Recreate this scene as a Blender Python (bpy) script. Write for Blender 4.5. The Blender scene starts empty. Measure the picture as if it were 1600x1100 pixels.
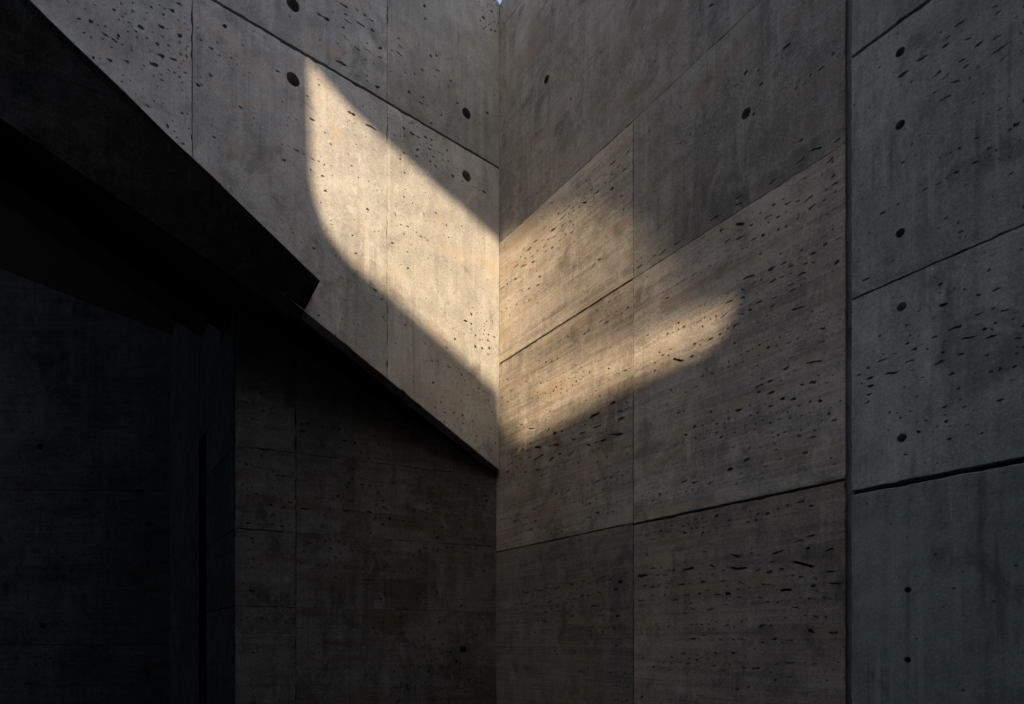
import bpy, math, random
from mathutils import Vector, Matrix
from mathutils.geometry import delaunay_2d_cdt

scene = bpy.context.scene
col = scene.collection

# ------------------------------------------------------------------ camera
EYE = 1.6
cam_data = bpy.data.cameras.new("camera")
cam = bpy.data.objects.new("camera", cam_data)
col.objects.link(cam)
cam.location = (0.0, 0.0, EYE)
cam.rotation_euler = (math.radians(90), 0, 0)
cam_data.sensor_width = 36.0
cam_data.lens = 36.0 * 942.0 / 1600.0
cam_data.shift_y = 460.0 / 1600.0
cam_data.clip_start = 0.05
cam_data.clip_end = 3000.0
scene.camera = cam

# The courtyard is a rectangle: P runs along the right-hand wall (away from the left-hand wall),
# Q runs along the left-hand wall (away from the right-hand wall); both start in the corner.
CORNER = Vector((-0.10085, 5.0, 0.0))
P = Vector((0.60186, -0.79860, 0.0))
Q = Vector((-0.79860, -0.60186, 0.0))
UP = Vector((0, 0, 1))

def at(p, q, z):
    return CORNER + P * p + Q * q + UP * z

# ------------------------------------------------------------------ sky and sun
SUN = (0.52, 0.36, 0.775)                       # towards the sun, in (P, Q, up)
sun_vec = (P * SUN[0] + Q * SUN[1] + UP * SUN[2]).normalized()
world = bpy.data.worlds.new("World")
scene.world = world
world.use_nodes = True
wn = world.node_tree
sky = wn.nodes.new("ShaderNodeTexSky")
sky.sky_type = 'NISHITA'
sky.sun_disc = False
sky.sun_elevation = math.asin(sun_vec.z)
sky.sun_rotation = math.atan2(sun_vec.x, sun_vec.y)
sky.dust_density = 4.0
sky.air_density = 0.8
sky.ozone_density = 0.4
wn.links.new(sky.outputs[0], wn.nodes["Background"].inputs[0])
wn.nodes["Background"].inputs[1].default_value = 0.15

sun_data = bpy.data.lights.new("sun", 'SUN')
sun_data.energy = 4.15
sun_data.angle = math.radians(0.5)
sun_data.color = (1.0, 0.755, 0.505)
sun = bpy.data.objects.new("sun", sun_data)
sun.rotation_euler = sun_vec.to_track_quat('Z', 'Y').to_euler()
sun.location = at(3, 3, 30)
col.objects.link(sun)

scene.view_settings.view_transform = 'Standard'
scene.view_settings.look = 'None'
scene.view_settings.exposure = 1.62
scene.view_settings.gamma = 1.0
scene.view_settings.use_curve_mapping = False
scene.cycles.max_bounces = 10
scene.cycles.diffuse_bounces = 4
scene.cycles.use_adaptive_sampling = True
scene.cycles.adaptive_threshold = 0.02
scene.cycles.sample_clamp_indirect = 4.0

# ------------------------------------------------------------------ materials
def concrete(name, dark, light, warm, hs=0.3, vs=0.25, stain=0.35, pit_amt=1.0, bump=0.5, seed=0.0, spec=0.22):
    m = bpy.data.materials.new(name)
    m.use_nodes = True
    t = m.node_tree
    N, L = t.nodes, t.links
    bsdf = N["Principled BSDF"]
    bsdf.inputs["Specular IOR Level"].default_value = spec
    tc = N.new("ShaderNodeTexCoord")
    oi = N.new("ShaderNodeObjectInfo")
    off = N.new("ShaderNodeVectorMath"); off.operation = 'MULTIPLY'
    cmb = N.new("ShaderNodeCombineXYZ")
    for i in range(3):
        L.new(oi.outputs["Random"], cmb.inputs[i])
    L.new(cmb.outputs[0], off.inputs[0]); off.inputs[1].default_value = (37.0, 19.0, 53.0)
    add = N.new("ShaderNodeVectorMath"); add.operation = 'ADD'
    L.new(tc.outputs["Object"], add.inputs[0]); L.new(off.outputs[0], add.inputs[1])
    add2 = N.new("ShaderNodeVectorMath"); add2.operation = 'ADD'
    L.new(add.outputs[0], add2.inputs[0]); add2.inputs[1].default_value = (seed, seed * 0.7, seed * 1.3)
    co = add2.outputs[0]

    def scaled(v):
        n = N.new("ShaderNodeVectorMath"); n.operation = 'MULTIPLY'
        L.new(co, n.inputs[0]); n.inputs[1].default_value = v
        return n.outputs[0]
    def noise(vec, scale, detail=4.0, rough=0.6, dist=0.0):
        n = N.new("ShaderNodeTexNoise")
        L.new(vec, n.inputs["Vector"])
        n.inputs["Scale"].default_value = scale
        n.inputs["Detail"].default_value = detail
        n.inputs["Roughness"].default_value = rough
        n.inputs["Distortion"].default_value = dist
        return n.outputs["Fac"]
    def math_(op, a, b=None, c=None, clamp=False):
        n = N.new("ShaderNodeMath"); n.operation = op; n.use_clamp = clamp
        for i, v in enumerate((a, b, c)):
            if v is None: continue
            if isinstance(v, (int, float)): n.inputs[i].default_value = v
            else: L.new(v, n.inputs[i])
        return n.outputs[0]
    def remap(v, a, b, c=0.0, d=1.0):
        n = N.new("ShaderNodeMapRange"); n.interpolation_type = 'SMOOTHSTEP'
        L.new(v, n.inputs[0])
        for i, x in enumerate((a, b, c, d)): n.inputs[1 + i].default_value = x
        return n.outputs[0]
    def mix(fac, a, b, mode='MIX'):
        n = N.new("ShaderNodeMix"); n.data_type = 'RGBA'; n.blend_type = mode
        if isinstance(fac, (int, float)): n.inputs[0].default_value = fac
        else: L.new(fac, n.inputs[0])
        for i, v in ((6, a), (7, b)):
            if isinstance(v, tuple): n.inputs[i].default_value = v + (1.0,)
            else: L.new(v, n.inputs[i])
        return n.outputs[2]

    low = noise(co, 1.5, 3, 0.62, 0.6)
    mid = noise(co, 9.0, 4, 0.68)
    fine = noise(co, 75.0, 2, 0.7)
    grain = noise(co, 330.0, 0, 0.6)
    vst = noise(scaled((11.0, 11.0, 0.75)), 1.0, 3, 0.65, 0.4)
    hst = noise(scaled((0.9, 0.9, 24.0)), 1.0, 4, 0.68, 0.5)
    hst2 = noise(scaled((1.6, 1.6, 75.0)), 1.0, 2, 0.6)

    v = math_('MULTIPLY', math_('SUBTRACT', low, 0.5), 0.9)
    v = math_('ADD', v, math_('MULTIPLY', math_('SUBTRACT', mid, 0.5), 0.65))
    v = math_('ADD', v, math_('MULTIPLY', math_('SUBTRACT', vst, 0.5), vs * 2.0))
    v = math_('ADD', v, math_('MULTIPLY', math_('SUBTRACT', hst, 0.5), hs * 2.0))
    v = math_('ADD', v, math_('MULTIPLY', math_('SUBTRACT', hst2, 0.5), hs * 1.1))
    v = math_('ADD', v, math_('MULTIPLY', math_('SUBTRACT', fine, 0.5), 0.75))
    v = math_('ADD', v, math_('MULTIPLY', math_('SUBTRACT', grain, 0.5), 0.7))
    fac = remap(v, -0.42, 0.42)
    c = mix(fac, dark, light)
    # warm mineral stains
    sn = noise(scaled((1.3 - hs, 1.3 - hs, 2.2 + 9.0 * hs)), 1.9, 3, 0.6, 0.8)
    c = mix(math_('MULTIPLY', remap(sn, 0.50, 0.72), stain), c, warm)
    # dark weathering patches with ragged outlines
    dn = noise(scaled((1.0, 1.0, 0.8)), 3.1, 5, 0.72, 0.6)
    dp = math_('MULTIPLY', remap(dn, 0.53, 0.68), 0.55)
    c = mix(dp, c, tuple(x * 0.55 for x in dark))
    # pale lime bloom
    ln = noise(scaled((2.4, 2.4, 1.2)), 4.0, 5, 0.75)
    c = mix(math_('MULTIPLY', remap(ln, 0.56, 0.72), 0.38), c, tuple(min(1, x * 1.35) for x in light))
    # run-off streaks, darker and paler
    rs = noise(scaled((22.0, 22.0, 0.7)), 1.0, 4, 0.65, 0.5)
    rm = remap(noise(scaled((1.4, 1.4, 0.9)), 1.7, 2, 0.6), 0.42, 0.66)
    c = mix(math_('MULTIPLY', math_('MULTIPLY', remap(rs, 0.54, 0.68), rm), vs * 1.6), c, tuple(x * 0.6 for x in dark))
    c = mix(math_('MULTIPLY', math_('MULTIPLY', remap(rs, 0.46, 0.34), rm), vs * 1.1), c, tuple(min(1, x * 1.25) for x in light))
    # scuffs along the form boards
    hb = remap(hst2, 0.60, 0.70)
    c = mix(math_('MULTIPLY', math_('MULTIPLY', hb, rm), hs * 1.2), c, tuple(x * 0.75 for x in dark))
    # pin holes: the shade inside them painted as dark dots
    wv = N.new("ShaderNodeVectorMath"); wv.operation = 'MULTIPLY_ADD'
    nt = N.new("ShaderNodeTexNoise"); nt.inputs["Scale"].default_value = 60.0
    L.new(co, nt.inputs["Vector"])
    L.new(nt.outputs["Color"], wv.inputs[0]); wv.inputs[1].default_value = (0.008,) * 3
    L.new(co, wv.inputs[2])
    vo = N.new("ShaderNodeTexVoronoi"); vo.feature = 'F1'
    vo.inputs["Scale"].default_value = 30.0
    L.new(wv.outputs[0], vo.inputs["Vector"])
    sep = N.new("ShaderNodeSeparateColor"); L.new(vo.outputs["Color"], sep.inputs[0])
    rad = math_('MULTIPLY', math_('SUBTRACT', sep.outputs[0], 0.70), 0.85)
    cl = remap(noise(scaled((1.0, 1.0, 2.5)), 2.6, 3, 0.6), 0.44, 0.62)
    rad = math_('MULTIPLY', rad, math_('MULTIPLY_ADD', cl, 0.85, 0.30))
    dd = math_('SUBTRACT', rad, vo.outputs["Distance"])
    pin = math_('MULTIPLY', remap(dd, -0.01, 0.05), pit_amt, clamp=True)
    c = mix(math_('MULTIPLY', pin, 0.8), c, tuple(x * 0.22 for x in dark))
    # panel tint: its own cast tone, and painted shade on some panels
    c = mix(1.0, c, oi.outputs["Color"], 'MULTIPLY')
    L.new(c, bsdf.inputs["Base Color"])
    rg = remap(v, -0.5, 0.5, 0.92, 0.72)
    L.new(rg, bsdf.inputs["Roughness"])
    h = math_('ADD', math_('MULTIPLY', mid, 0.9), math_('MULTIPLY', fine, 0.35))
    h = math_('ADD', h, math_('MULTIPLY', hst, hs * 0.8))
    bp = N.new("ShaderNodeBump")
    bp.inputs["Strength"].default_value = bump
    bp.inputs["Distance"].default_value = 0.006
    L.new(h, bp.inputs["Height"])
    L.new(bp.outputs[0], bsdf.inputs["Normal"])
    return m

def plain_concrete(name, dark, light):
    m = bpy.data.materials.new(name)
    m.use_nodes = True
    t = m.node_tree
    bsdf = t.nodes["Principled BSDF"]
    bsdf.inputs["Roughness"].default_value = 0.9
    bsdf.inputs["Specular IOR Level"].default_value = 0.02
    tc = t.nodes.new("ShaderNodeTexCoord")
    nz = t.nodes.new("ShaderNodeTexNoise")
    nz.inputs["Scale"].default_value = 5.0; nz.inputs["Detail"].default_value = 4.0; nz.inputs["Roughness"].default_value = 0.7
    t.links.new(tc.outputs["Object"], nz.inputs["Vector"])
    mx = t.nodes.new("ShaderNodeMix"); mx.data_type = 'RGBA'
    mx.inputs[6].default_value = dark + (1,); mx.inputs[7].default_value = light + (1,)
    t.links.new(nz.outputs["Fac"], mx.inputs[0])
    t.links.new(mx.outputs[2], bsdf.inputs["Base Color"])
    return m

M = {
    'left':  concrete("cast_concrete", (0.195, 0.200, 0.194), (0.415, 0.416, 0.398), (0.37, 0.310, 0.235), 0.06, 0.22, 0.55, 1.0, 0.6, 1.0),
    'right': concrete("banded_concrete", (0.185, 0.176, 0.155), (0.505, 0.468, 0.402), (0.37, 0.288, 0.213), 0.46, 0.16, 0.90, 1.0, 0.6, 5.0),
    'upper': concrete("mottled_concrete", (0.185, 0.182, 0.165), (0.480, 0.458, 0.408), (0.34, 0.272, 0.215), 0.14, 0.26, 0.70, 1.0, 0.6, 29.0),
    'bay':   concrete("grey_concrete", (0.200, 0.206, 0.190), (0.440, 0.446, 0.408), (0.33, 0.316, 0.280), 0.05, 0.36, 0.30, 1.0, 0.5, 9.0),
    'low':   concrete("shaded_concrete", (0.030, 0.031, 0.030), (0.125, 0.130, 0.129), (0.055, 0.043, 0.032), 0.22, 0.22, 0.70, 1.0, 0.7, 13.0, 0.02),  # dark base colour stands in for the shade under the stair
    'dim':   plain_concrete("dark_concrete", (0.014, 0.0135, 0.012), (0.030, 0.029, 0.026)),  # near-black: soffit shade put into the colour, bounce kept low
    'plug':  plain_concrete("mortar_plug", (0.16, 0.16, 0.155), (0.28, 0.28, 0.27)),
    'paving': plain_concrete("dark_paving", (0.030, 0.030, 0.030), (0.055, 0.055, 0.054)),
}

# ------------------------------------------------------------------ builders
def link(o, parent=None):
    col.objects.link(o)
    if parent is not None:
        o.parent = parent
    return o

def mesh_obj(name, verts, faces, mat, parent=None, smooth=False):
    me = bpy.data.meshes.new(name)
    me.from_pydata([tuple(v) for v in verts], [], faces)
    me.validate()
    me.update()
    me.materials.append(mat)
    if smooth:
        for p in me.polygons: p.use_smooth = True
    return link(bpy.data.objects.new(name, me), parent)

def thing(name, label, cat, group=None, origin=(0, 0, 0), xdir=None):
    o = bpy.data.objects.new(name, None)
    o.empty_display_size = 0.3
    col.objects.link(o)
    if xdir is not None:
        x = xdir.normalized(); z = UP; y = z.cross(x)
        o.matrix_world = Matrix.Translation(Vector(origin)) @ Matrix((x, y, z)).transposed().to_4x4()
    else:
        o.location = origin
    o["label"] = label; o["category"] = cat
    if group: o["group"] = group
    return o

def box_mesh(x0, x1, y0, y1, z0, z1):
    v = [(x, y, z) for x in (x0, x1) for y in (y0, y1) for z in (z0, z1)]
    f = [(0, 1, 3, 2), (4, 6, 7, 5), (0, 4, 5, 1), (2, 3, 7, 6), (0, 2, 6, 4), (1, 5, 7, 3)]
    return v, f

def box(name, dims, mat, parent=None):
    v, f = box_mesh(*dims)
    return mesh_obj(name, v, f, mat, parent)

def prism(name, poly, vec, mat, parent=None):
    """polygon (3D points) swept along vec"""
    n = len(poly)
    v = [Vector(p) for p in poly] + [Vector(p) + Vector(vec) for p in poly]
    f = [tuple(range(n))[::-1], tuple(range(n, 2 * n))] + [(i, (i + 1) % n, n + (i + 1) % n, n + i) for i in range(n)]
    return mesh_obj(name, v, f, mat, parent)

def poly_area(p):
    return 0.5 * sum(p[i][0] * p[(i + 1) % len(p)][1] - p[(i + 1) % len(p)][0] * p[i][1] for i in range(len(p)))

def inside(pt, poly):
    x, y = pt; r = False; n = len(poly)
    for i in range(n):
        x1, y1 = poly[i]; x2, y2 = poly[(i + 1) % n]
        if (y1 > y) != (y2 > y) and x < (x2 - x1) * (y - y1) / (y2 - y1) + x1:
            r = not r
    return r

def seg_dist(pt, poly):
    px, py = pt; best = 1e9; n = len(poly)
    for i in range(n):
        ax, ay = poly[i]; bx, by = poly[(i + 1) % n]
        dx, dy = bx - ax, by - ay
        l = dx * dx + dy * dy
        t = 0 if l == 0 else max(0, min(1, ((px - ax) * dx + (py - ay) * dy) / l))
        best = min(best, math.hypot(px - ax - t * dx, py - ay - t * dy))
    return best

def rough_outline(poly, rnd, step=0.035, jit=0.0012, chip=0.006, chip_p=0.06):
    out = []
    n = len(poly)
    if poly_area(poly) < 0: poly = poly[::-1]
    for i in range(n):
        a, b = poly[i], poly[(i + 1) % n]
        dx, dy = b[0] - a[0], b[1] - a[1]
        ln = math.hypot(dx, dy)
        k = max(1, int(ln / step))
        nx, ny = -dy / ln, dx / ln             # inwards for a counter-clockwise outline
        for j in range(k):
            t = j / k
            if j: t += rnd.uniform(-0.3, 0.3) / k
            d = 0.0 if j == 0 else rnd.gauss(0, jit)
            if j and rnd.random() < chip_p: d += rnd.uniform(0.3, 1.0) * chip
            out.append((a[0] + dx * t + nx * d, a[1] + dy * t + ny * d))
    return out

def inset(poly, d, rnd):
    n = len(poly); out = []
    for i in range(n):
        a, b, c = poly[i - 1], poly[i], poly[(i + 1) % n]
        e1 = (b[0] - a[0], b[1] - a[1]); e2 = (c[0] - b[0], c[1] - b[1])
        l1 = math.hypot(*e1) or 1e-9; l2 = math.hypot(*e2) or 1e-9
        nx = -e1[1] / l1 - e2[1] / l2; ny = e1[0] / l1 + e2[0] / l2
        l = math.hypot(nx, ny) or 1e-9
        k = d * rnd.uniform(0.75, 1.4) * (1.4 if l < 1.6 else 1.0)
        out.append((b[0] + nx / l * k, b[1] + ny / l * k))
    return out

def pit_shape(x, z, r, stretch, tilt, rnd):
    if stretch > 2.6:                             # ragged slit
        L = r * stretch; n = 6
        up, dn = [], []
        w = 0.0
        for i in range(n + 1):
            t = i / n
            xx = -L + 2 * L * t
            w += rnd.uniform(-0.4, 0.4) * r
            h = r * (0.2 if i in (0, n) else rnd.uniform(0.3, 0.9))
            up.append((xx, w + h)); dn.append((xx, w - h))
        pts = dn + up[::-1]
    else:
        k = rnd.choice((6, 7, 8))
        pts = []
        for i in range(k):
            a = 2 * math.pi * (i + rnd.uniform(-0.25, 0.25)) / k
            rr = r * rnd.uniform(0.4, 1.35)
            pts.append((rr * stretch * math.cos(a), rr * math.sin(a)))
    c, s = math.cos(tilt), math.sin(tilt)
    return [(x + a * c - b * s, z + a * s + b * c) for a, b in pts]

def expand_runs(spec, xs, zs, rnd):
    """a 'runs' entry becomes short rows of pits, the way air is trapped along a form board"""
    out = []
    for s in spec:
        if 'runs' not in s:
            out.append(s); continue
        for _ in range(s['runs']):
            x = rnd.uniform(max(s.get('x0', -9e9), min(xs)), min(s.get('x1', 9e9), max(xs)))
            z = rnd.uniform(max(s.get('z0', -9e9), min(zs)), min(s.get('z1', 9e9), max(zs)))
            sl = rnd.gauss(s.get('slope', 0.03), 0.07)
            wob = rnd.choice((0.002, 0.004, 0.012))
            z0_ = z
            for _ in range(rnd.randint(5, 22)):
                dx_ = rnd.uniform(0.006, 0.040)
                x += dx_
                z0_ += sl * dx_
                z = z0_ + rnd.gauss(0, wob)
                out.append(dict(n=1, at=(x, z), r=s.get('r', (0.003, 0.009)), st=s.get('st', (0.8, 3.4)), tilt=sl))
    return out

def scatter_pits(poly, holes, spec, rnd):
    """spec: list of dicts(n, x0,x1,z0,z1, r=(lo,hi), st=(lo,hi), tilt)"""
    placed, pits = {}, []
    cell = 0.05
    xs = [p[0] for p in poly]; zs = [p[1] for p in poly]
    for s in expand_runs(spec, xs, zs, rnd):
        ax0, ax1 = max(s.get('x0', -9e9), min(xs)), min(s.get('x1', 9e9), max(xs))
        az0, az1 = max(s.get('z0', -9e9), min(zs)), min(s.get('z1', 9e9), max(zs))
        if ax1 <= ax0 or az1 <= az0: continue
        for _ in range(s['n']):
            if 'at' in s:
                x, z = s['at']
            elif s.get('bell'):
                x = rnd.uniform(ax0, ax1)
                z = (az0 + az1) / 2 + rnd.gauss(0, 0.25) * (az1 - az0) + s.get('slope', 0) * (x - (ax0 + ax1) / 2)
            elif s.get('blob'):
                x = (ax0 + ax1) / 2 + rnd.gauss(0, 0.27) * (ax1 - ax0)
                z = (az0 + az1) / 2 + rnd.gauss(0, 0.27) * (az1 - az0)
            else:
                x = rnd.uniform(ax0, ax1); z = rnd.uniform(az0, az1)
            lo, hi = s['r']
            r = 1.05 * (lo + (hi - lo) * rnd.random() ** 2.0)
            st = rnd.uniform(*s.get('st', (1.0, 1.6)))
            R = r * max(st, 1.0) * 1.25 + 0.003
            Lx = r * max(st, 1.0) * 1.3 + 0.002
            Lz = r * 1.4 + (0.35 * Lx if st > 2.6 else 0.15 * Lx) + 0.002
            if not inside((x, z), poly) or seg_dist((x, z), poly) < R + 0.006: continue
            if any(math.hypot(x - h[0], z - h[1]) < h[2] + R + 0.01 for h in holes): continue
            kx, kz = int(x / cell), int(z / cell)
            rr = int((R + 0.07) / cell) + 1
            ok = True
            for i in range(kx - rr, kx + rr + 1):
                for j in range(kz - rr, kz + rr + 1):
                    for (qx, qz, qX, qZ) in placed.get((i, j), ()):
                        if abs(x - qx) < Lx + qX and abs(z - qz) < Lz + qZ:
                            ok = False; break
                    if not ok: break
                if not ok: break
            if not ok: continue
            placed.setdefault((kx, kz), []).append((x, z, Lx, Lz))
            tilt = s.get('tilt', 0.0) + rnd.gauss(0, s.get('tj', 0.16))
            pits.append((pit_shape(x, z, r, st, tilt, rnd), min(0.07, 0.022 + r * rnd.uniform(2.0, 4.0))))
    return pits

def cut_sheet(V2, edges, outline, loops, starts):
    """triangulated flat sheet: the outline minus every loop"""
    ov, oe, of, ovi, oei, ofi = delaunay_2d_cdt(V2, edges, [], 0, 1e-6)
    owner = {}
    for k, (lp, b) in enumerate(zip(loops, starts)):
        for i in range(len(lp)): owner[b + i] = k
    vo = [{owner[s] for s in src if s in owner} for src in ovi]
    keep = []
    for f in of:
        c = sum((ov[i] for i in f), Vector((0, 0))) / len(f)
        common = set.intersection(*(vo[i] for i in f))
        if any(inside(c, loops[k]) for k in common): continue
        if not any(vo[i] for i in f) and not inside(c, outline): continue
        keep.append(f)
    return ov, keep, ovi

def panel(parent, outline, mat, inw, seed, holes=(), pits=(), tint=(1, 1, 1), thick=0.10, chamfer=0.0022, runs=14, psize=1.0,
          chip=0.006, chip_p=0.06, name="concrete_panel", label=None):
    """cast panel in the wall's own frame: x along the wall, z up, face at y = 0, body towards y*inw"""
    rnd = random.Random(seed)
    outer = rough_outline(list(outline), rnd, chip=chip, chip_p=chip_p)
    front = inset(outer, chamfer, rnd)
    area = abs(poly_area(front))
    pits = list(pits)
    if pits:
        b = pits[0]
        pits[0] = dict(b, n=int(b['n'] * 0.5))
        lim = {k: b[k] for k in ('x0', 'x1', 'z0', 'z1') if k in b}
        if lim.get('x1'): area = min(area, (lim['x1'] - lim['x0']) * (lim.get('z1', max(p[1] for p in front)) - lim.get('z0', min(p[1] for p in front))))
        pits.append(dict(n=int(110 * area), r=(0.0018, 0.0034), st=(0.9, 1.6), **lim))
        pits.append(dict(runs=int(runs * area), **lim))
        pits = [dict(q, r=(q.get('r', (0.003, 0.009))[0] * psize, q.get('r', (0.003, 0.009))[1] * psize)) for q in pits]
    pit_list = scatter_pits(front, holes, pits, rnd)
    V2 = [Vector(p) for p in front]
    n0 = len(front)
    edges = [(i, (i + 1) % n0) for i in range(n0)]
    loops = []
    for (hx, hz, hr) in holes:
        loops.append(([(hx + hr * math.cos(2 * math.pi * i / 28) * rnd.uniform(0.985, 1.012),
                        hz + hr * math.sin(2 * math.pi * i / 28) * rnd.uniform(0.985, 1.012)) for i in range(28)], 0.075, 0.86))
    for shp, dep in pit_list:
        loops.append((shp, dep, rnd.uniform(0.92, 1.12)))
    starts = []
    for shp, dep, tp in loops:
        b = len(V2); k = len(shp)
        starts.append(b)
        V2 += [Vector(p) for p in shp]
        edges += [(b + i, b + (i + 1) % k) for i in range(k)]
    ov, of, ovi = cut_sheet(V2, edges, front, [l[0] for l in loops], starts)
    verts = [(p.x, 0.0, p.y) for p in ov]
    remap = {}
    for i, src in enumerate(ovi):
        for s in src: remap.setdefault(s, i)
    def orient(face):                              # faces must look away from the body
        pts = [ov[i] for i in face]
        a = poly_area([(p.x, p.y) for p in pts])
        return tuple(face) if (a > 0) == (inw > 0) else tuple(face[::-1])
    faces = [orient(f) for f in of]
    for (shp, dep, tp), b in zip(loops, starts):
        k = len(shp)
        ring = [remap[b + i] for i in range(k)]
        cx = sum(p[0] for p in shp) / k; cz = sum(p[1] for p in shp) / k
        base = len(verts)
        for p in shp:
            verts.append((cx + (p[0] - cx) * tp, inw * dep * rnd.uniform(0.85, 1.1), cz + (p[1] - cz) * tp))
        ccw = poly_area(shp) > 0
        for i in range(k):
            j = (i + 1) % k
            q = (ring[i], ring[j], base + j, base + i)
            faces.append(q if (ccw == (inw > 0)) else q[::-1])
        fl = tuple(range(base, base + k))
        faces.append(fl if (ccw == (inw > 0)) else fl[::-1])
    fr = [remap[i] for i in range(n0)]
    base = len(verts)
    for p in outer: verts.append((p[0], inw * chamfer, p[1]))
    for p in outer: verts.append((p[0], inw * thick, p[1]))
    for i in range(n0):
        j = (i + 1) % n0
        q = (fr[j], fr[i], base + i, base + j)
        r = (base + j, base + i, base + n0 + i, base + n0 + j)
        faces += [q, r] if inw > 0 else [q[::-1], r[::-1]]
    o = mesh_obj(name, verts, faces, mat, parent)
    o.color = (tint[0], tint[1], tint[2], 1.0)
    if label: o["label"] = label
    for (hx, hz, hr) in holes:                     # mortar plug deep in each tie hole
        k = 20; pv = [(hx, inw * 0.058, hz)]
        for rr, yy in ((hr * 0.5, 0.059), (hr * 0.88, 0.064), (hr * 0.88, 0.074)):
            for i in range(k):
                a = 2 * math.pi * i / k
                pv.append((hx + rr * math.cos(a), inw * yy, hz + rr * math.sin(a)))
        pf = [(0, 1 + i, 1 + (i + 1) % k) for i in range(k)]
        for rg in range(2):
            for i in range(k):
                j = (i + 1) % k
                pf.append((1 + rg * k + i, 1 + (rg + 1) * k + i, 1 + (rg + 1) * k + j, 1 + rg * k + j))
        mesh_obj("tie_hole_plug", pv, pf, M['plug'], o)
    return o

def rect(x0, x1, z0, z1):
    return [(x0, z0), (x1, z0), (x1, z1), (x0, z1)]

# ------------------------------------------------------------------ ground
g = mesh_obj("ground", [(-400, -400, 0), (400, -400, 0), (400, 400, 0), (-400, 400, 0)], [(0, 1, 2, 3)], M['paving'])
g["kind"] = "structure"

# ------------------------------------------------------------------ right-hand wall, two banded bays
rw = thing("courtyard_wall", "banded concrete wall with two wide panel columns meeting the corner, right of the sunlit patch",
           "wall", None, CORNER, P)                # local x = P, local +y points into the wall
INR = 1
RECESS = 0.05                                     # how far the wall under the stair stands back
TOP = 6.96
box("wall_core", (-0.40, 2.760, 0.10, 0.42, 0.0, TOP - 0.03), M['dim'], rw)
box("light_stop", (-8.2, -0.402, 0.02, 0.42, 0.0, 5.0), M['dim'], rw)  # added out of view to stop light leaking into the recess
small = dict(n=60, r=(0.003, 0.007))
def bands(zs, x0, x1, n, r=(0.003, 0.010), st=(1.2, 4.2), w=0.07):
    return [dict(n=n, x0=x0, x1=x1, z0=z - w, z1=z + w, r=r, st=st, bell=1) for z in zs]
# column next to the corner
panel(rw, [(-0.39, 6.703), (2.745, 6.706), (2.745, TOP), (0.075, TOP), (0.05, 6.945), (0.022, 6.932), (0.0, 6.926), (-0.39, 6.926)], M['upper'], INR, 11,
      pits=[dict(n=14, r=(0.003, 0.008))], tint=(0.70, 0.72, 0.74), runs=2, chamfer=0.0014)
panel(rw, [(-0.39, 4.9502), (1.4485, 4.9502), (2.745, 4.9768), (2.745, 6.7035), (-0.39, 6.7005)], M['upper'], INR, 12, holes=[(0.598, 5.853, 0.029)],
      pits=[dict(n=60, r=(0.003, 0.009), st=(0.8, 2.0))] + bands([5.12], 0.0, 0.5, 35, r=(0.003, 0.006)), tint=(0.68, 0.675, 0.655), runs=2, chamfer=0.0014)
panel(rw, rect(-0.39, 1.4485, 3.949, 4.9488), M['right'], INR, 13,
      pits=[dict(n=70, r=(0.003, 0.008), st=(1.0, 2.0))] + bands([4.62], 0.0, 0.9, 120, w=0.09, r=(0.004, 0.012), st=(1.5, 5.0))
      + bands([4.72], 0.7, 1.45, 130, w=0.07, r=(0.004, 0.011), st=(1.5, 5.0)) + bands([4.40], 0.1, 0.6, 25), tint=(1.08, 1.05, 1.0), runs=6)
panel(rw, [(-0.39, 2.389), (1.4485, 2.389), (1.4485, 3.939), (-0.39, 3.939)], M['right'], INR, 14,
      pits=[dict(n=110, r=(0.003, 0.008), st=(1.0, 2.2))] + bands([3.78], 0.5, 1.4, 25, w=0.04) + bands([3.52], 0.4, 1.0, 120, w=0.06, r=(0.004, 0.010), st=(1, 2))
      + bands([3.12, 3.02], 0.1, 1.45, 130, w=0.07, r=(0.004, 0.013), st=(1.5, 5.0)) + bands([2.72], 0.7, 1.45, 40, w=0.012, r=(0.004, 0.007), st=(2, 4))
      + bands([3.34], 0.0, 0.7, 25), tint=(0.92, 0.88, 0.83))
panel(rw, rect(-0.39, 1.4485, 0.0, 2.381), M['right'], INR, 15,
      pits=[dict(n=110, r=(0.003, 0.008), st=(1.0, 2.0))] + bands([2.02, 1.95, 1.83], 0.1, 1.45, 60, w=0.05, r=(0.003, 0.010)), tint=(0.56, 0.545, 0.53))  # tint partly stands in for the shadow pool beside the corner
# second column
panel(rw, [(1.4535, 3.9436), (2.745, 3.9436), (2.745, 4.9756), (1.4535, 4.9492)], M['upper'], INR, 22, holes=[(2.240, 4.439, 0.027)],
      pits=[dict(n=35, r=(0.003, 0.009), st=(1.0, 2.0))] + bands([3.99], 1.5, 2.75, 30, w=0.03, r=(0.004, 0.010), st=(2, 5)), tint=(0.80, 0.815, 0.79), runs=2, chamfer=0.0014)
panel(rw, rect(1.4535, 2.745, 2.383, 3.9424), M['right'], INR, 23,
      pits=[dict(n=110, r=(0.003, 0.009), st=(1.0, 2.2))] + bands([3.74], 1.5, 2.1, 28, w=0.05) + bands([3.83], 2.1, 2.745, 60, r=(0.004, 0.011), st=(1.5, 5))
      + bands([3.32], 1.6, 2.2, 80, w=0.05, r=(0.004, 0.013)) + bands([3.45], 2.1, 2.6, 110, w=0.12, r=(0.004, 0.013), st=(1.5, 5))
      + bands([3.02], 2.3, 2.7, 14, w=0.05, r=(0.003, 0.007), st=(3, 8)) + [dict(n=120, x0=2.1, x1=2.65, z0=2.62, z1=2.95, r=(0.003, 0.009), st=(1, 2.4), blob=1)]
      + bands([2.55], 1.5, 2.6, 25), tint=(1.12, 1.105, 1.085))
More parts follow.
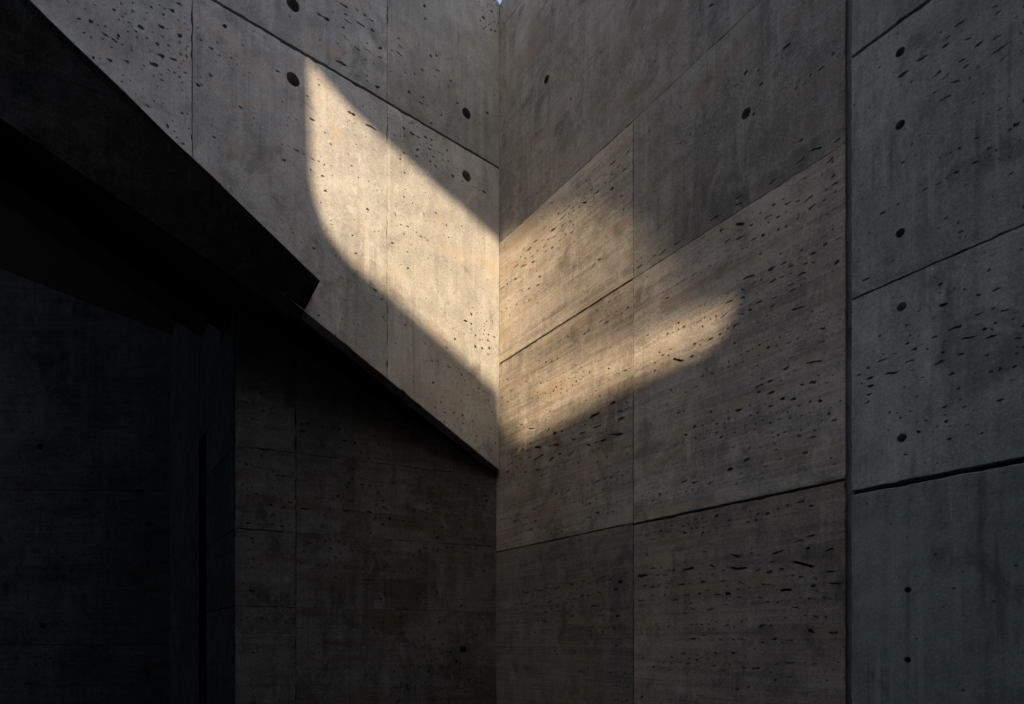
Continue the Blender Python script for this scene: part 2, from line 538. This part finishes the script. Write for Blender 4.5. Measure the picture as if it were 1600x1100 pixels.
panel(rw, rect(1.4535, 2.745, 0.0, 2.369), M['right'], INR, 24,
      pits=[dict(n=110, r=(0.003, 0.008), st=(1.0, 2.2))] + bands([2.27], 1.46, 2.0, 40, w=0.02, r=(0.004, 0.008), st=(1.5, 4)) + bands([2.30], 1.46, 2.7, 35, w=0.03, r=(0.003, 0.007))
      + bands([2.06, 2.0, 1.93], 1.46, 2.7, 120, w=0.06, r=(0.004, 0.013), st=(1.4, 5)) + bands([1.85], 1.8, 2.6, 30, w=0.05)
      + bands([1.64], 1.9, 2.5, 30, w=0.02, r=(0.004, 0.010), st=(1.5, 4)) + bands([1.50], 1.46, 2.7, 30, w=0.05, r=(0.004, 0.010)), tint=(0.80, 0.75, 0.70))

# ------------------------------------------------------------------ right-hand bay beyond the wide vertical joint
bw = thing("side_wall", "plain grey concrete wall with a column of tie holes, right of the wide vertical joint", "wall", None, CORNER, P)
box("wall_core", (2.7605, 10.5, 0.10, 0.42, 0.0, TOP - 0.03), M['dim'], bw)
box("joint_strip", (2.7405, 2.7795, 0.016, 0.099, 0.0, TOP - 0.02), M['bay'], bw)["label"] = "recessed strip in the wide vertical joint"
for o_ in bw.children:
    if o_.name.startswith('joint_strip'): o_.color = (0.55, 0.55, 0.55, 1.0)
def bay_holes(zs, x=2.975, r=0.019): return [(x, z, r) for z in zs]
for i, (x0, x1) in enumerate(((2.774, 4.57), (4.58, 10.5))):
    near = i == 0
    def bp(n, extra=()): return [dict(n=n if near else 30, x0=x0, x1=x0 + 0.75 if near else x1, r=(0.003, 0.008), st=(1.0, 2.6))] + (list(extra) if near else [])
    panel(bw, rect(x0, x1, 4.3265, TOP), M['bay'], INR, 31 + i * 10, pits=bp(60), tint=(0.92, 0.92, 0.89))
    panel(bw, rect(x0, x1, 3.2045, 4.3135), M['bay'], INR, 32 + i * 10, holes=bay_holes([4.187, 3.870, 3.400]) if near else (),
          pits=bp(90, bands([3.93], 3.1, 3.4, 60, w=0.08, r=(0.004, 0.013), st=(1.5, 5)) + bands([4.1], 2.95, 3.4, 16, w=0.04, r=(0.004, 0.010), st=(1.5, 4))), tint=(1.06, 1.06, 1.01))
    panel(bw, rect(x0, x1, 2.320, 3.1975), M['bay'], INR, 33 + i * 10, holes=bay_holes([3.075, 2.506], 2.981) if near else (),
          pits=bp(150, bands([2.83], 2.8, 3.4, 110, w=0.07, r=(0.004, 0.012), st=(1.4, 5))), tint=(1.28, 1.28, 1.22))
    panel(bw, rect(x0, x1, 0.0, 2.298), M['bay'], INR, 34 + i * 10, holes=bay_holes([1.843, 1.542], 3.004, 0.014) if near else (),
          pits=bp(40), tint=(0.86, 0.87, 0.84), runs=2, chamfer=0.004)

# ------------------------------------------------------------------ upper left-hand wall with a raking underside (stair flank)
lw = thing("stair_wall", "upper concrete wall with a sloping lower edge and the brightest sunlight patch", "wall", None, CORNER, Q)
INL = -1                                           # local +y points into the courtyard
def rake(s): return 3.06 + 0.485 * s
END = 8.0
prism("wall_core", [(0.02, -0.10, rake(0.02) + 0.02), (3.29, -0.10, rake(3.29) + 0.02), (3.29, -0.10, 0.0), (END, -0.10, 0.0), (END, -0.10, TOP + 0.6), (0.75, -0.10, TOP - 0.03), (0.02, -0.10, TOP - 0.06)],  # past the slope the core drops to the ground, added to block light
      (0, -0.20, 0), M['dim'], lw)
U0, U1 = 5.555, 5.571
W = dict(chip=0.008, chip_p=0.10, psize=1.25)
panel(lw, [(0.003, U1), (1.0112, U1), (1.0112, TOP), (0.085, TOP), (0.06, 6.955), (0.03, 6.945), (0.012, 6.935), (0.003, 6.928)], M['left'], INL, 51, holes=[(0.327, 5.847, 0.041)],
      pits=[dict(n=90, r=(0.003, 0.009), st=(1.0, 2.0))] + bands([6.0], 0.45, 1.0, 16, r=(0.004, 0.010), st=(2.5, 5))
      + [dict(n=60, x0=0.0, x1=0.25, z0=6.6, z1=6.95, r=(0.003, 0.009))], tint=(0.70, 0.705, 0.68), runs=2, **W)
panel(lw, rect(1.0128, 2.280, U1, TOP), M['left'], INL, 52, holes=[(1.686, 5.844, 0.043)],
      pits=[dict(n=80, r=(0.003, 0.009), st=(1.0, 2.0))] + bands([6.02, 5.92], 1.0, 1.5, 55, w=0.10, r=(0.004, 0.011), st=(1.8, 5)) + bands([5.64], 1.05, 1.4, 20, w=0.03), tint=(0.86, 0.865, 0.85), runs=2, **W)
panel(lw, [(0.003, rake(0.003)), (1.0112, rake(1.0112)), (1.0112, U0), (0.003, U0)], M['left'], INL, 53, holes=[(0.327, 5.348, 0.041)],
      pits=[dict(n=110, r=(0.003, 0.008), st=(0.8, 1.8))] + [dict(n=90, x0=0.45, x1=1.0, z0=5.25, z1=5.52, r=(0.003, 0.010), st=(1, 2.6), blob=1)]
      + [dict(n=45, x0=0.02, x1=0.28, z0=3.98, z1=4.28, r=(0.003, 0.009), st=(0.6, 1.6), tilt=0.8, blob=1), dict(n=90, x0=0.0, x1=0.6, z0=3.1, z1=3.8, r=(0.003, 0.009), st=(0.5, 1.1), blob=1)],
      tint=(0.98, 0.97, 0.94), runs=2, **W)
panel(lw, [(1.0128, rake(1.0128)), (2.280, rake(2.280)), (2.280, U0), (1.0128, U0)], M['left'], INL, 54, holes=[(1.686, 5.349, 0.043)],
      pits=[dict(n=130, r=(0.003, 0.010), st=(0.9, 2.0))] + bands([5.33], 1.05, 1.3, 22, w=0.05, r=(0.004, 0.012), st=(2, 5)), tint=(0.95, 0.95, 0.94), runs=2, **W)
panel(lw, [(2.285, rake(2.285)), (3.27, rake(3.27)), (3.28, 0.0), (END, 0.0), (END, TOP + 0.6), (2.285, TOP + 0.6)], M['left'], INL, 55,  # the part below the slope line is added out of view to block light
      pits=[dict(n=420, x0=2.29, x1=3.1, z0=4.4, z1=5.6, r=(0.003, 0.009), st=(0.9, 2.0)), dict(n=260, x0=2.29, x1=2.62, z0=5.0, z1=5.75, r=(0.003, 0.012), st=(0.9, 2.2), blob=1),
            dict(n=60, x0=2.29, x1=2.36, z0=4.9, z1=5.5, r=(0.004, 0.011))], tint=(1.0, 1.01, 1.01), **W)

# sloping stair slab behind that wall: its underside closes the dark recess
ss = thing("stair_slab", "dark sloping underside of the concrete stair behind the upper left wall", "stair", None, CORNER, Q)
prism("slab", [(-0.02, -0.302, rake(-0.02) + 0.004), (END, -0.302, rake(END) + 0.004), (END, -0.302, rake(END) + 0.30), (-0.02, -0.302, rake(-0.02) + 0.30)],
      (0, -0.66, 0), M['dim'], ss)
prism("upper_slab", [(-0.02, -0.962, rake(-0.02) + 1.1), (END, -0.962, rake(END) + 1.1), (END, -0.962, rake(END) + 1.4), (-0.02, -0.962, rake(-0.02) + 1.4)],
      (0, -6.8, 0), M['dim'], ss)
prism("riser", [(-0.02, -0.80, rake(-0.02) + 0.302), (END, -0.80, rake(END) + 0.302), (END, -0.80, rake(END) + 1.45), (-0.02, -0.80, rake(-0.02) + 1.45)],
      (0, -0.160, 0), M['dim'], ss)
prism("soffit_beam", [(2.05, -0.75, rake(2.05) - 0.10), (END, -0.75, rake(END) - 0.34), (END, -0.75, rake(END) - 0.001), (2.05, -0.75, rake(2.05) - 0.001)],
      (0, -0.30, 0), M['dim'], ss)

# ------------------------------------------------------------------ projecting ledge at the foot of the stair wall
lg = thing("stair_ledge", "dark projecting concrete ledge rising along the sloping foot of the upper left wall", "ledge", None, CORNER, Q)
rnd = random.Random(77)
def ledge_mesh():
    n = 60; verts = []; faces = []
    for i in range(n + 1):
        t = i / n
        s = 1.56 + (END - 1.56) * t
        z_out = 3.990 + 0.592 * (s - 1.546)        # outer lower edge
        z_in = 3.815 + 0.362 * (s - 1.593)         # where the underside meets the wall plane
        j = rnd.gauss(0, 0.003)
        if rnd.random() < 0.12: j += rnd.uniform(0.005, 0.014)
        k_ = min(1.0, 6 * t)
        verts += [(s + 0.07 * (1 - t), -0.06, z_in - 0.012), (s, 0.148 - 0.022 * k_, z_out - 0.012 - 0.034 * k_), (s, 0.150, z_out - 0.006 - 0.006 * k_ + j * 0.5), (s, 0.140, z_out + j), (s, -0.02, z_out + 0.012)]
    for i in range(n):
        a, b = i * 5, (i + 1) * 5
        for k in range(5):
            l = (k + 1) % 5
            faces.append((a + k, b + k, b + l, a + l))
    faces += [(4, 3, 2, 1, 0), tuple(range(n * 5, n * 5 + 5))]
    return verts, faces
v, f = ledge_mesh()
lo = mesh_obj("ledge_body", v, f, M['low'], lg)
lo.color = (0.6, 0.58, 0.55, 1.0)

# ------------------------------------------------------------------ lower left-hand wall under the stair

SPLAY = math.radians(13)
aw = thing("under_stair_wall", "concrete wall coloured dark for the shade below the sloping stair wall", "wall", None, CORNER - P * RECESS, Q * math.cos(SPLAY) - P * math.sin(SPLAY))
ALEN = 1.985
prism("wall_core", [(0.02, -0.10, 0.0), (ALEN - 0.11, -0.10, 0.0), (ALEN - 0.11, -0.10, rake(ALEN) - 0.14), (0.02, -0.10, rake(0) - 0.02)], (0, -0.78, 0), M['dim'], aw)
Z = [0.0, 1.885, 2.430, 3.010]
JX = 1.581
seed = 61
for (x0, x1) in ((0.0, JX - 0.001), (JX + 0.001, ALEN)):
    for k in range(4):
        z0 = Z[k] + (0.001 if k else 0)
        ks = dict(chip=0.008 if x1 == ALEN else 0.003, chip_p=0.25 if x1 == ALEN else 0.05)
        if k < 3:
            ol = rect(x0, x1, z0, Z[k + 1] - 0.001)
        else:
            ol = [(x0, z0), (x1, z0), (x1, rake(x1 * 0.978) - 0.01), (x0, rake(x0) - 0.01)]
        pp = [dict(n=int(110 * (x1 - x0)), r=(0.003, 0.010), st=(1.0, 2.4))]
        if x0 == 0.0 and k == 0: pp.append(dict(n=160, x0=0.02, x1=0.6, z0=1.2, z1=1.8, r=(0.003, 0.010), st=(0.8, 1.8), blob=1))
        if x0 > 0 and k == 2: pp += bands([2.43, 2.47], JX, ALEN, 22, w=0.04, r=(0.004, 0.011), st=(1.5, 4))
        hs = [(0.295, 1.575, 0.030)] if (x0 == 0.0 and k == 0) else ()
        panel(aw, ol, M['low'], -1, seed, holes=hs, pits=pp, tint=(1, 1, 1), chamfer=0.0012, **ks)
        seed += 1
# end face of that wall, its slot and the jambs behind it (all in one plane running back into the recess)
ew = thing("passage_jamb", "concrete end face tinted dark for its shade, with a deep vertical slot left of the under-stair wall", "wall", None,
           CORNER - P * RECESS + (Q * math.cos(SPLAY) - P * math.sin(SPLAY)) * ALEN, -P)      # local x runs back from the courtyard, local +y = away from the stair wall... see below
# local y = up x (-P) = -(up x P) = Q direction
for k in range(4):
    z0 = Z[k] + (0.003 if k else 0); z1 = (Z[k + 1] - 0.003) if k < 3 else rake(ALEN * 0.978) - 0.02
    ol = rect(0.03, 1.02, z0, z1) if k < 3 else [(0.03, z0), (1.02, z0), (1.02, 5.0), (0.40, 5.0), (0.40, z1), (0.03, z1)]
    panel(ew, ol, M['low'], -1, 81 + k, pits=[dict(n=40, r=(0.003, 0.009), st=(0.8, 2.0))], thick=0.10, tint=(0.26, 0.26, 0.26), chip=0.012, chip_p=0.2)  # tint paints the passage shade into these panels
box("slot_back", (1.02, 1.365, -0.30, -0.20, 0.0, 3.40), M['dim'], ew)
box("slot_head", (1.025, 1.36, -0.2, -0.004, 3.42, 5.0), M['low'], ew).color = (0.2, 0.2, 0.2, 1.0)  # colour darkened for the shade at the slot's head
panel(ew, rect(1.365, 3.07, 0.0, 5.0), M['low'], -1, 86, pits=[dict(n=40, r=(0.003, 0.009))], thick=0.3, tint=(0.22, 0.22, 0.22))  # pier tint carries the same painted shade
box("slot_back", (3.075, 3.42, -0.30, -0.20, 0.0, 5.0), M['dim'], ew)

# back wall of the recess, square to the view
YB = 6.75
kw = thing("recess_back_wall", "concrete wall tinted dim and bluish for the shaded back of the recess, lower left", "wall", None, (-3.86, YB, 0), Vector((-1, 0, 0)))
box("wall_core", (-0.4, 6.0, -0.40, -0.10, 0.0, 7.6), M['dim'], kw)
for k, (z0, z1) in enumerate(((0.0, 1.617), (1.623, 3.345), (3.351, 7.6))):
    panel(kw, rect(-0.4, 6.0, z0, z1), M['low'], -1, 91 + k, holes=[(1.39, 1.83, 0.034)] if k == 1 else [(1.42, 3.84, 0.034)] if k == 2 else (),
          pits=[dict(n=170, x0=0.0, x1=2.4, z0=0.9, z1=4.6, r=(0.004, 0.012), st=(0.8, 2.0))], tint=(0.38, 0.40, 0.42))  # tint darkens the panels in place of the recess shade
sw = thing("recess_light_stop", "plain dark concrete wall added out of view to keep light out of the recess", "wall", None, at(0, 0, 0), Q)
box("wall_core", (END + 0.02, END + 0.3, -4.4, 0.0, 0.0, 7.0), M['dim'], sw)  # unseen, added to close the recess to side light

# ------------------------------------------------------------------ the rest of the courtyard and added light blockers, out of the picture
PB, QB, ZR = 10.5, 8.0, 13.0
b1 = thing("rear_wall", "dark concrete wall closing the courtyard behind the viewer", "wall", None, at(PB, 0, 0), Q)
box("wall_body", (-0.3, QB + 0.3, 0.0, 0.3, 0.0, ZR), M['dim'], b1)
b2 = thing("flank_wall", "dark concrete wall closing the courtyard on the viewer's left", "wall", None, at(0, QB, 0), P)
box("wall_body", (0.05, PB - 0.001, -0.3, 0.0, 0.0, ZR), M['dim'], b2)

# roof slab set back from both walls, added unseen; its cut-out is shaped to land the sun patches
GAP_P, GAP_Q = 3.60, 1.50
rf = thing("blocker_slab", "concrete roof slab added unseen over the courtyard, its cut-out shaped to land the sun patches", "blocker", None, at(0, 0, ZR), P)
LEFT_PATCH = [(0.0, 4.944), (0.613, 5.14), (1.232, 5.329), (1.50, 5.475), (1.58, 5.499), (1.567, 5.088), (1.55, 4.666), (1.462, 4.443), (1.303, 4.308), (1.037, 4.201), (0.556, 3.977), (0.0, 3.713)]
RIGHT_PATCH = [(0.005, 3.53), (0.31, 3.225), (0.42, 3.24), (1.454, 3.335), (2.08, 3.335), (2.13, 3.355), (2.13, 3.41), (2.02, 3.44), (1.93, 3.48), (1.80, 3.85), (1.50, 4.25), (0.95, 4.70), (0.018, 4.92)]
def to_blocker(p, q, z):
    t = (ZR - z) / SUN[2]
    return (p + SUN[0] * t, q + SUN[1] * t)
def convexless_union():
    # the light that lands on the left wall and on the right wall passes through one connected opening
    lp = [to_blocker(0.0, s, z) for s, z in LEFT_PATCH]
    rp = [to_blocker(r, 0.0, z) for r, z in RIGHT_PATCH]
    # walk: left patch from its top corner round to the bottom, then along the right patch back to the corner
    return lp + rp[:12]
hole = convexless_union()
if poly_area(hole) < 0: hole = hole[::-1]
outer = [(GAP_P, GAP_Q), (PB, GAP_Q), (PB, QB), (GAP_P, QB), (GAP_P, 6.0), (GAP_P, 4.0)]
V2 = [Vector(p) for p in outer + hole]
ed = [(i, (i + 1) % 6) for i in range(6)] + [(6 + i, 6 + (i + 1) % len(hole)) for i in range(len(hole))]
ov, of, ovi = cut_sheet(V2, ed, outer, [hole], [6])
TH = 0.15
kx, ky = SUN[0] / SUN[2] * TH, SUN[1] / SUN[2] * TH
# local frame: x = P, y = up x P = -Q
vb = [(p.x, -p.y, 0.0) for p in ov]
nh = len(ov)
vt = []
for i, p in enumerate(ov):
    src = set(ovi[i])
    if src & {0, 1, 2, 3, 4, 5}: vt.append((p.x, -p.y, TH))
    else: vt.append((p.x + kx, -(p.y + ky), TH))
fs = [tuple(f) for f in of] + [tuple(i + nh for i in f)[::-1] for f in of]
idx = {s: i for i, src in enumerate(ovi) for s in src}
for loop in (list(range(6)), list(range(6, 6 + len(hole)))):
    for a, b in zip(loop, loop[1:] + loop[:1]):
        fs.append((idx[a], idx[b], idx[b] + nh, idx[a] + nh))
mesh_obj("slab", vb + vt, fs, M['dim'], rf)

# thin added strips over the cut-out, closing up to fade the sun patch sideways
n_bl = 50
for i in range(n_bl):
    r0 = 0.03 + i * 0.040
    frac = min(0.97, 0.20 + 0.76 * (i / (n_bl - 1)) ** 0.85)
    zb = 3.72 - 0.145 * r0
    zt = 4.96
    (pa, qa), (pc, qc) = to_blocker(r0, 0, zb), to_blocker(r0, 0, zt)
    w = 0.040 * frac / 2
    # the strip follows the slanting light, so it stays parallel to the cut-out's side
    bl = [(pa - w, -qa), (pa + w, -qa), (pc + w, -qc), (pc - w, -qc)]
    v = [(x, y, 0.03) for x, y in bl] + [(x, y, 0.042) for x, y in bl]
    mesh_obj("sun_fade_strip", v, [(0, 1, 2, 3), (7, 6, 5, 4), (0, 4, 5, 1), (1, 5, 6, 2), (2, 6, 7, 3), (3, 7, 4, 0)], M['dim'], rf)
